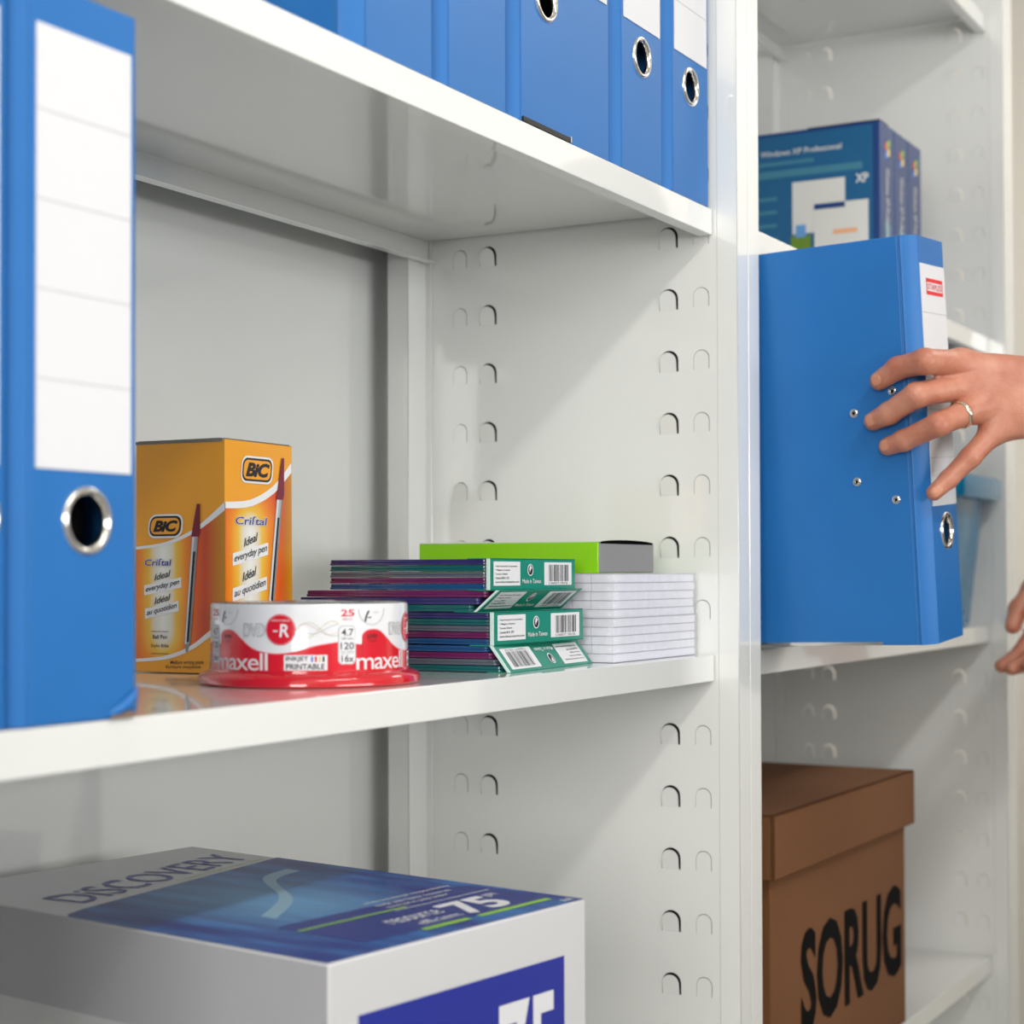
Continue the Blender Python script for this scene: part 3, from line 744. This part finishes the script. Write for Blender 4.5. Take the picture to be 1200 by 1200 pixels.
# ------------------------------------------------------------------ archive box in the far bay
arc_ = thing('archive_box', 'brown cardboard archive box with lid and black lettering behind the upright', 'box', (.138, .006, -.4048), (0, 0, R(-.8)))
M_CARD = mat('brown_card', (.19, .075, .026), .85, noise=(9, .12), bump=(400, .0001)); 
AW, AD, AH = .380, .262, .262
b = B(); b.box(0, AW, 0, AD, 0, AH-.004); b.build('box_body', M_CARD, arc_, bevel=.0015)
b = B(); o_ = .012; lid_h = .056
b.box(-o_, AW+o_, -o_*.6, AD, AH-.003, AH)
b.box(-o_, AW+o_, -o_*.6, -o_*.6+.004, AH-lid_h, AH); b.box(-o_, -o_+.004, -o_*.6, AD, AH-lid_h, AH); b.box(AW+o_-.004, AW+o_, -o_*.6, AD, AH-lid_h, AH)
b.build('lid', M_CARD, arc_, bevel=.0012)
b = B(); text(b, 'SORUG', .07, .364, .055, .148, lambda u, v: (u, -.0006, v), 0, bold=.03); b.build('lettering', mat('stamp_black', (.006, .006, .006), .95, spec=.1), arc_)
B().box(AW*.62, AW*.80, AD*.80, AD*.99, AH, AH+.0012).build('lid_flap', M_CARD, arc_)

# ------------------------------------------------------------------ boxed software in the far bay
XPM = [mat('software_box_blue', (.008, .10, .24), .35), mat('software_box_dark', (.006, .04, .17), .4), mat('software_box_white', (.62, .62, .60), .5), mat('software_box_pale', (.045, .19, .28), .4),
       mat('meadow_print', (.12, .22, .02), .4), mat('sky_print', (.12, .30, .60), .4), mat('flag_red', (.75, .10, .04), .4), mat('flag_green', (.20, .50, .06), .4), mat('flag_blue', (.06, .22, .75), .4), mat('flag_yellow', (.85, .62, .05), .4), mat('bar_orange', (.75, .38, .20), .4)]
for i, (x, lbl) in enumerate(((.5485, 'nearest of three blue software boxes, its wide side with a screenshot showing'), (.6015, 'middle of the three blue software boxes'), (.6545, 'farthest right of the three blue software boxes'))):
    t = thing('software_box', lbl, 'box', (x, .032, .3556), group='blue software boxes on the far upper shelf')
    bw, bd, bh = .0515, .195, .199
    b = B(); b.box(0, bw, 0, bd, 0, bh); b.build('carton', XPM[1], t, bevel=.0012)
    b = B(); f = lambda u, v: (u*bw, -.0003, v*bh); g = lambda u, v: (u*bw, -.0005, v*bh)
    rect(b, .30, .72, .10, .46, f, 3)
    for (cx, cy, mi) in ((.42, .88, 6), (.60, .90, 7), (.40, .83, 8), (.58, .85, 9)):
        poly(b, [(cx-.09, cy-.024), (cx+.07, cy-.02), (cx+.10, cy+.022), (cx-.06, cy+.018)], g, mi)
    # spine title reads downwards
    v_, f_, _ = glyphs('Windows XP Professional', 0, .01, 1)
    b.mi = 2; b.add([g(.38+.26*c, .76-.40*a) for a, c in v_], f_)
    b.build('spine_print', XPM, t)
    if i == 0:
        S1 = lambda k: (lambda u, v: (-.0003-.0002*k, (1-u)*bd, v*bh))   # u 0 far .. 1 near
        b = B(); rect(b, 0, .96, .02, .98, S1(0), 0, 1)
        text(b, 'Windows XP Professional', .30, .78, .868, .900, S1(1), 2, bold=.01)
        rect(b, .25, .62, .815, .835, S1(1), 3); rect(b, 0, .9, .745, .785, S1(1), 3)
        for k in range(6): rect(b, .22, .40, .62-.075*k, .64-.075*k, S1(1), 3)
        rect(b, .49, .80, .42, .71, S1(1), 2); rect(b, .51, .57, .40, .47, S1(3), 5); rect(b, .48, .60, .22, .41, S1(2), 4)
        rect(b, .62, .935, .27, .575, S1(4), 2); rect(b, .62, .80, .545, .575, S1(5), 1); rect(b, .73, .87, .40, .425, S1(5), 10)
        rect(b, .49, .90, .155, .17, S1(1), 3); text(b, 'XP', .86, .935, .67, .72, S1(1), 2, bold=.03)
        b.build('side_print', XPM, t)
        B().box(-.0004, bw*.6, 0, bd*.42, bh, bh+.0008).build('dark_lid', mat('dark_card', (.02, .02, .02), .5), t)

# ------------------------------------------------------------------ clear blue bin
M_AQUA = mat('clear_aqua_plastic', (.006, .24, .48), .16, trans=.2, ior=1.3)
bn = thing('storage_bin', 'clear aqua blue plastic bin with flared rim beside the held binder', 'bin', (.775, .075, .0004))
def ring_(hx, hy, z, r=.012): return [(x, y, z) for x, y in rrect(-hx, hx, -hy, hy, r, 4)]
b = B(); lv = [ring_(.062, .062, 0), ring_(.0635, .064, .004), ring_(.076, .078, .150), ring_(.0775, .080, .1505), ring_(.092, .094, .152), ring_(.094, .096, .158), ring_(.094, .096, .176), ring_(.090, .092, .178),
             ring_(.089, .091, .160), ring_(.0745, .077, .156), ring_(.060, .060, .005)]
n = len(lv[0]); b.add([p for r_ in lv for p in r_], [(i*n+j, i*n+(j+1) % n, (i+1)*n+(j+1) % n, (i+1)*n+j) for i in range(len(lv)-1) for j in range(n)] + [tuple(range(n))[::-1], tuple((len(lv)-1)*n+j for j in range(n))])
b.build('bin_shell', M_AQUA, bn, smooth=50)
b = B(); b.tube([(-.04, -.02, .012), (.0, .01, .03), (.05, -.01, .055)], .004, 8); b.build('contents', mat('navy_plastic', (.01, .04, .10), .4), bn)

# ------------------------------------------------------------------ person (smooth-union surfaces)
def rc_np(P, a, b, ra, rb):
    a = np.array(a); b = np.array(b); ba = b-a; L2 = max(ba@ba, 1e-12)
    t = np.clip(((P-a)@ba)/L2, 0, 1)
    return np.linalg.norm(P-(a+t[:, None]*ba), axis=1)-(ra+(rb-ra)*t)
def smin(d1, d2, k):
    h = np.clip(.5+.5*(d2-d1)/k, 0, 1); return d2*(1-h)+d1*h-k*h*(1-h)
def fld(groups, k_out):
    """groups[0] is the core; every later group is blended onto the core but not onto its neighbours"""
    def grp(P, prims, k):
        d = None
        for pr in prims:
            e = rc_np(P, *pr[:4]); d = e if d is None else smin(d, e, k)
        return d
    def F(P):
        core = grp(P, *groups[0]); out = core
        for g in groups[1:]:
            out = np.minimum(out, smin(core, grp(P, *g), k_out))
        return out
    return F
def surf(groups, k_out, voxel):
    vv, ff = [], []
    for g in groups:
        for a, b, ra, rb in g[0]:
            bm = bmesh.new()
            for c, r in ((a, ra), (b, rb)):
                bmesh.ops.create_icosphere(bm, subdivisions=2, radius=r*1.03, matrix=Matrix.Translation(Vector(c)))
            pts = [v.co.copy() for v in bm.verts]; bm.free(); bm = bmesh.new()
            for p in pts: bm.verts.new(p)
            bmesh.ops.remove_doubles(bm, verts=bm.verts, dist=1e-6)
            bmesh.ops.convex_hull(bm, input=bm.verts[:]); bm.verts.index_update(); n0 = len(vv)
            vv += [tuple(v.co) for v in bm.verts]; ff += [tuple(n0+v.index for v in f.verts) for f in bm.faces]
            bm.free()
    me = bpy.data.meshes.new('tmp'); me.from_pydata(vv, [], ff); me.update()
    o = bpy.data.objects.new('tmp', me); COL.objects.link(o)
    md = o.modifiers.new('r', 'REMESH'); md.mode = 'VOXEL'; md.voxel_size = voxel; md.adaptivity = 0
    dg = bpy.context.evaluated_depsgraph_get(); ev = o.evaluated_get(dg); m2 = bpy.data.meshes.new_from_object(ev)
    COL.objects.unlink(o); bpy.data.objects.remove(o); bpy.data.meshes.remove(me)
    n = len(m2.vertices); V = np.empty(n*3); m2.vertices.foreach_get('co', V); V = V.reshape(-1, 3)
    E = np.empty(len(m2.edges)*2, int); m2.edges.foreach_get('vertices', E); E = E.reshape(-1, 2)
    deg = np.bincount(E.ravel(), minlength=n)[:, None]
    F = fld(groups, k_out); h = voxel*.3
    for it in range(6):
        A = np.zeros_like(V); np.add.at(A, E[:, 0], V[E[:, 1]]); np.add.at(A, E[:, 1], V[E[:, 0]])
        V = V*.4+.6*A/deg
        for _ in range(2):
            d = F(V); g = np.stack([F(V+np.eye(3)[i]*h)-d for i in range(3)], 1)/h
            g /= np.maximum(np.linalg.norm(g, axis=1), .3)[:, None]
            V = V-np.clip(d, -.01, .01)[:, None]*g
    P = [tuple(x) for x in V]; Fc = [tuple(p.vertices) for p in m2.polygons]
    bpy.data.meshes.remove(m2)
    return P, Fc
def v3(*a): return Vector(a)
FING = {'index': [(.0276, -.127, .2158), (.0229, -.1433, .2243), (.0158, -.1663, .2274), (.0575, -.1829, .2288)],
        'middle': [(.03, -.1213, .1845), (.0257, -.1349, .1895), (.0178, -.1592, .202), (.0568, -.1856, .2114)],
        'ring': [(.0311, -.1324, .1642), (.0268, -.1465, .168), (.0189, -.1758, .1786), (.0571, -.1946, .1931)],
        'pinky': [(.0385, -.1668, .1272), (.0448, -.1764, .1377), (.0508, -.192, .1546), (.0694, -.2079, .1776)]}
RAD = {'index': (.0072, .0084, .0094, .0104), 'middle': (.0072, .0083, .0093, .0104), 'ring': (.0069, .0079, .0088, .0096), 'pinky': (.0060, .0069, .0078, .0090)}
def hand_groups(fing, rad, wrist, thumb, elbow, r_elb):
    palm = []
    ks = ['index', 'middle', 'ring', 'pinky']
    for k, w_ in zip(ks, wrist):
        m = Vector(fing[k][3]); w_ = Vector(w_)
        palm.append((tuple(m), tuple(w_), .0105, .0135))
    for i in range(3):   # webs between the metacarpals
        a = (Vector(fing[ks[i]][3])+Vector(fing[ks[i+1]][3]))/2; b_ = (Vector(wrist[i])+Vector(wrist[i+1]))/2
        palm.append((tuple(a+(b_-a)*.18), tuple(b_), .0105, .0135))
    c = sum((Vector(x) for x in wrist), Vector())/4
    side = (Vector(wrist[0])-Vector(wrist[3])).normalized(); e = Vector(elbow)
    for s_ in (-.013, 0, .013):
        palm.append((tuple(c+side*s_), tuple(c+(e-c)*.35+side*s_), .0150, .0185))
        palm.append((tuple(c+(e-c)*.3+side*s_), tuple(e), .018, r_elb))
    palm.append((tuple(thumb[0]), tuple(thumb[1]), .016, .0125))
    gs = [(palm, .009)]
    for k in ks:
        t_, d_, p_, m_ = fing[k]; r_ = [q*1.05 for q in rad[k]]
        gs.append(([(t_, d_, r_[0], r_[1]), (d_, p_, r_[1], r_[2]), (p_, m_, r_[2], r_[3])], .0030))
    gs.append(([(tuple(thumb[1]), tuple(thumb[2]), .0115, .0105), (tuple(thumb[2]), tuple(thumb[3]), .0105, .0085)], .004))
    return gs
ELB = (.240, -.400, .020)
WR = [(.1069, -.2636, .2178), (.1053, -.2664, .2075), (.106, -.2675, .1976), (.1069, -.2647, .1885)]
TH = [(.110, -.245, .208), (.118, -.214, .204), (.1235, -.186, .203), (.1265, -.158, .208)]
Pp, Pf = surf(hand_groups(FING, RAD, WR, TH, ELB, .040), .009, .0014)
# right hand, relaxed beside the shelf edge
def sh(P, d): return tuple(Vector(P)+Vector(d))
W2 = Vector((.668, -.159, .085)); E2 = (.83, -.32, -.04)
dirx = Vector((-.25, .25, -.93)).normalized(); acr = Vector((.35, .90, .10)); acr = (acr-dirx*acr.dot(dirx)).normalized(); pn = dirx.cross(acr)
def rf(o_, l, curl, r0):
    m = W2+dirx*.078+acr*o_; pts = [m]; d = dirx.copy()
    for j, sl in enumerate(l):
        ang = curl*(j+1)*.7; dd = (dirx*math.cos(ang)-pn*math.sin(ang)).normalized(); pts.append(pts[-1]+dd*sl)
    return [tuple(p) for p in reversed(pts)]
F2 = {'index': rf(.027, (.040, .026, .020), .45, 0), 'middle': rf(.009, (.043, .028, .021), .5, 0), 'ring': rf(-.009, (.040, .027, .020), .55, 0), 'pinky': rf(-.025, (.033, .021, .018), .6, 0)}
WR2 = [tuple(W2+acr*x) for x in (.013, .005, -.005, -.013)]
TH2 = [tuple(W2+dirx*.02+acr*.018-pn*.004), tuple(W2+dirx*.050+acr*.040-pn*.012), tuple(W2+dirx*.078+acr*.046-pn*.020), tuple(W2+dirx*.100+acr*.042-pn*.026)]
Qp, Qf = surf(hand_groups(F2, RAD, WR2, TH2, E2, .038), .009, .0024)
# head and neck
DX, DY = -.035, .09
hx, hy, hz = .655+DX, -.50+DY, .435
head = [((hx, hy, hz+.03), (hx, hy-.02, hz+.035), .083, .088), ((hx, hy+.035, hz-.055), (hx, hy+.01, hz-.01), .048, .07), ((hx, hy+.06, hz-.075), (hx, hy+.055, hz-.07), .024, .026),
        ((hx, hy+.086, hz+.012), (hx, hy+.102, hz-.022), .008, .012), ((hx-.030, hy+.075, hz-.012), (hx-.030, hy+.06, hz-.02), .020, .026), ((hx+.030, hy+.075, hz-.012), (hx+.030, hy+.06, hz-.02), .020, .026),
        ((hx-.020, hy+.087, hz-.052), (hx+.020, hy+.087, hz-.052), .006, .006), ((hx-.015, hy+.086, hz-.062), (hx+.015, hy+.086, hz-.062), .007, .007),
        ((hx-.030, hy+.078, hz+.040), (hx+.030, hy+.078, hz+.040), .012, .012),
        ((hx-.088, hy-.005, hz+.012), (hx-.084, hy-.002, hz-.028), .011, .008), ((hx+.088, hy-.005, hz+.012), (hx+.084, hy-.002, hz-.028), .011, .008),
        ((hx, hy-.02, hz-.05), (hx, hy-.035, hz-.20), .052, .056),
        ((hx, hy-.035, hz-.26), (hx, hy-.035, hz-.50), .09, .085), ((hx-.12, hy-.03, hz-.262), (hx+.12, hy-.03, hz-.262), .045, .045),
        ((.45, -.43, .165), ELB, .046, .036), ((.45, -.43, .165), (hx-.10, hy-.03, hz-.262), .046, .046), ((.80, -.44, .165), E2, .046, .036), ((.80, -.44, .165), (hx+.10, hy-.03, hz-.262), .046, .046)]
Hp, Hf = surf([(head, .014)], .01, .006)
SK = bpy.data.materials.new('skin'); SK.use_nodes = True
def skin():
    nt = SK.node_tree; bs = nt.nodes['Principled BSDF']; tc = nt.nodes.new('ShaderNodeTexCoord')
    n = nt.nodes.new('ShaderNodeTexNoise'); n.inputs['Scale'].default_value = 55; n.inputs['Detail'].default_value = 4
    nt.links.new(tc.outputs['Object'], n.inputs['Vector'])
    cr = nt.nodes.new('ShaderNodeValToRGB'); e = cr.color_ramp.elements
    e[0].position = .3; e[0].color = (.44, .15, .09, 1); e[1].position = .72; e[1].color = (.56, .25, .165, 1)
    nt.links.new(n.outputs['Fac'], cr.inputs[0]); nt.links.new(cr.outputs[0], bs.inputs['Base Color'])
    bs.inputs['Roughness'].default_value = .40; bs.inputs['Subsurface Weight'].default_value = .25; bs.inputs['Subsurface Radius'].default_value = (.006, .002, .001); bs.inputs['Subsurface Scale'].default_value = 1
    v = nt.nodes.new('ShaderNodeTexVoronoi'); v.inputs['Scale'].default_value = 900; nt.links.new(tc.outputs['Object'], v.inputs['Vector'])
    n2 = nt.nodes.new('ShaderNodeTexNoise'); n2.inputs['Scale'].default_value = 260; n2.inputs['Detail'].default_value = 3; nt.links.new(tc.outputs['Object'], n2.inputs['Vector'])
    ad = nt.nodes.new('ShaderNodeMath'); ad.operation = 'MULTIPLY_ADD'; nt.links.new(n2.outputs['Fac'], ad.inputs[0]); ad.inputs[1].default_value = 2; nt.links.new(v.outputs['Distance'], ad.inputs[2])
    bp = nt.nodes.new('ShaderNodeBump'); bp.inputs['Distance'].default_value = .00022; bp.inputs['Strength'].default_value = .7
    nt.links.new(ad.outputs[0], bp.inputs['Height']); nt.links.new(bp.outputs[0], bs.inputs['Normal'])
skin()
per = thing('person', 'person at right in dark sweater, left hand with ring gripping the blue binder', 'person', (.018, .0058, 0))
b = B(); b.add(Pp, Pf); b.add(Qp, Qf); b.add(Hp, Hf)
def bridge(lo1, hi1, lo2, hi2, at):
    """join two shells of the body inside the sleeve by a short tube between two of their quads"""
    at = Vector(at)
    def near(lo, hi):
        best = min((i for i in range(lo, hi) if len(b.f[i]) == 4), key=lambda i: (Vector(b.v[b.f[i][0]])-at).length)
        return best
    i, j = near(lo1, hi1), near(lo2, hi2); q, r = b.f[i], b.f[j]
    best = min(range(4), key=lambda k: sum((Vector(b.v[q[m]])-Vector(b.v[r[(k-m) % 4]])).length for m in range(4)))
    r = [r[(best-m) % 4] for m in range(4)]
    b.f[i] = (q[0], q[1], r[1], r[0]); b.f[j] = (q[1], q[2], r[2], r[1]); b.f += [(q[2], q[3], r[3], r[2]), (q[3], q[0], r[0], r[3])]; b.m += [0, 0]
nP, nQ, nH = len(Pf), len(Qf), len(Hf)
bridge(0, nP, nP+nQ, nP+nQ+nH, ELB); bridge(nP, nP+nQ, nP+nQ, nP+nQ+nH, E2)
b.build('body', SK, per, smooth=180)
# nails: curved plates on the back of each fingertip
M_NAIL = mat('fingernail', (.55, .24, .145), .32, coat=.3)
def nail(t_, d_, r, dors, L_=.0105, wd=.78):
    t_ = Vector(t_); f = (t_-Vector(d_)).normalized(); n_ = (Vector(dors)-f*Vector(dors).dot(f)).normalized(); s_ = f.cross(n_)
    b = B(); vs = []; nu, nv = 9, 8
    for i in range(nu):
        for j in range(nv):
            a = (i/(nu-1)-.5)*2; l = j/(nv-1)
            ww = wd*math.sqrt(max(.08, 1-abs(l*2-1)**3.2*.8))
            ang = a*ww; x = -L_*.55+L_*l
            rr = r+.00035-.0012*max(0, l-.55)**2*4-.0011*(1-math.cos(a*1.2))*0
            drop = max(0, x)**2/(2*r)*.9
            vs.append(t_+f*x+n_*((rr-drop)*math.cos(ang))+s_*((rr)*math.sin(ang)))
    b.add(vs, [(i*nv+j, i*nv+j+1, (i+1)*nv+j+1, (i+1)*nv+j) for i in range(nu-1) for j in range(nv-1)])
    o = b.build('fingernail', M_NAIL, per, smooth=180)
    md = o.modifiers.new('t', 'SOLIDIFY'); md.thickness = .0004; md.offset = 1
for k, dd in (('index', (-1, -.1, .25)), ('middle', (-1, -.1, .2)), ('ring', (-1, -.15, .2)), ('pinky', (-.75, -.65, .25))):
    nail(FING[k][0], FING[k][1], RAD[k][0]*1.05, dd)
for k in F2: nail(F2[k][0], F2[k][1], RAD[k][0], tuple(pn))
p_, m_ = Vector(FING['ring'][2]), Vector(FING['ring'][3]); c_ = p_+(m_-p_)*.60; ax = (m_-p_).normalized()
u_ = ax.cross(Vector((0, 0, 1))).normalized(); w_ = ax.cross(u_)
pf = [(.0104, -.0022), (.0111, -.0017), (.0113, 0), (.0111, .0017), (.0104, .0022), (.0090, .0020), (.0088, 0), (.0090, -.0020), (.0104, -.0022)]
b = B(); b.lathe(pf, 40, f=lambda x, y, z: tuple(c_+u_*x+w_*y+ax*z)); o = b.build('ring', mat('pale_gold', (.85, .78, .60), .12, metal=1), per, smooth=60); o['label'] = 'plain pale gold ring'
# clothes
M_KNIT = mat('dark_knit', (.025, .027, .035), .9, bump=(500, .0006)); M_TROU = mat('dark_trousers', (.02, .022, .03), .85)
SL, SR = (.45, -.43, .165), (.80, -.44, .165)
def sft(prims, dz=0.): return [((a[0]+DX, a[1]+DY, a[2]+dz), (c[0]+DX, c[1]+DY, c[2]+dz), r, q) for a, c, r, q in prims]
e1 = Vector(ELB); cw = sum((Vector(x) for x in WR), Vector())/4; cuff1 = cw+(e1-cw)*.42
cw2 = Vector(W2); e2 = Vector(E2); cuff2 = cw2+(e2-cw2)*.30
tor = [((.655, -.53, .13), (.655, -.53, -.10), .105, .10), ((.56, -.53, .10), (.575, -.53, -.30), .085, .085), ((.75, -.53, .10), (.735, -.53, -.30), .085, .085), ((.53, -.52, .150), (.78, -.52, .150), .058, .058), ((.655, -.53, .19), (.655, -.53, .205), .068, .062),
       ((.585, -.54, -.32), (.725, -.54, -.32), .10, .10)]
tor = sft(tor, .02)
g = [(tor, .05), ([(SL, ELB, .058, .048), (ELB, tuple(cuff1), .048, .036)], .02), ([(SR, E2, .058, .047), (E2, tuple(cuff2), .047, .036)], .02)]
a_, f_ = surf(g, .04, .009); b = B(); b.add(a_, f_); b.build('sweater', M_KNIT, per, smooth=180)
leg = [([((.59, -.54, -.36), (.72, -.54, -.36), .10, .10)], .04), ([((.585, -.54, -.40), (.57, -.52, -.80), .088, .062), ((.57, -.52, -.80), (.565, -.55, -1.17), .060, .048)], .03),
       ([((.725, -.54, -.40), (.745, -.53, -.80), .088, .062), ((.745, -.53, -.80), (.75, -.56, -1.17), .060, .048)], .03)]
leg = [(sft(g_[0]), g_[1]) for g_ in leg]
a_, f_ = surf(leg, .04, .011); b = B(); b.add(a_, f_); b.build('trousers', M_TROU, per, smooth=180)
M_SHOE = mat('black_leather', (.012, .012, .013), .35)
for x in (.565, .75):
    a_, f_ = surf([(sft([((x, -.575, -1.205), (x, -.45, -1.215), .043, .032), ((x, -.56, -1.15), (x, -.56, -1.20), .045, .045)]), .03)], .02, .009)
    b = B(); b.add([(p[0], p[1], max(p[2], -1.248)) for p in a_], f_); b.build('shoe', M_SHOE, per, smooth=60)
M_HAIR = mat('brown_hair', (.05, .028, .016), .55, bump=(260, .002))
hair = [((hx, hy-.012, hz+.052), (hx, hy-.035, hz+.040), .090, .094), ((hx-.05, hy-.04, hz+.02), (hx-.05, hy-.055, hz-.10), .050, .035), ((hx+.05, hy-.04, hz+.02), (hx+.05, hy-.055, hz-.10), .050, .035), ((hx, hy-.06, hz+.0), (hx, hy-.075, hz-.12), .055, .045)]
a_, f_ = surf([(hair, .03)], .02, .007); b = B(); b.add([p for p in a_], f_); b.build('hair', M_HAIR, per, smooth=180)
for sx in (-1, 1):
    b = B(); b.lathe([(.0001, .0118), (.005, .0107), (.0085, .008), (.0115, .003), (.0118, 0), (.0001, -.0118)], 20, f=lambda x, y, z: (hx+sx*.031+x, hy+.0715+z, hz+.016+y)); b.build('eye', mat('eye_white', (.75, .72, .70), .15), per, smooth=60)
    b = B(); b.lathe([(.0001, .0122), (.0052, .0112)], 20, f=lambda x, y, z: (hx+sx*.031+x, hy+.0715+z, hz+.016+y)); b.build('iris', mat('brown_iris', (.03, .015, .008), .1), per)
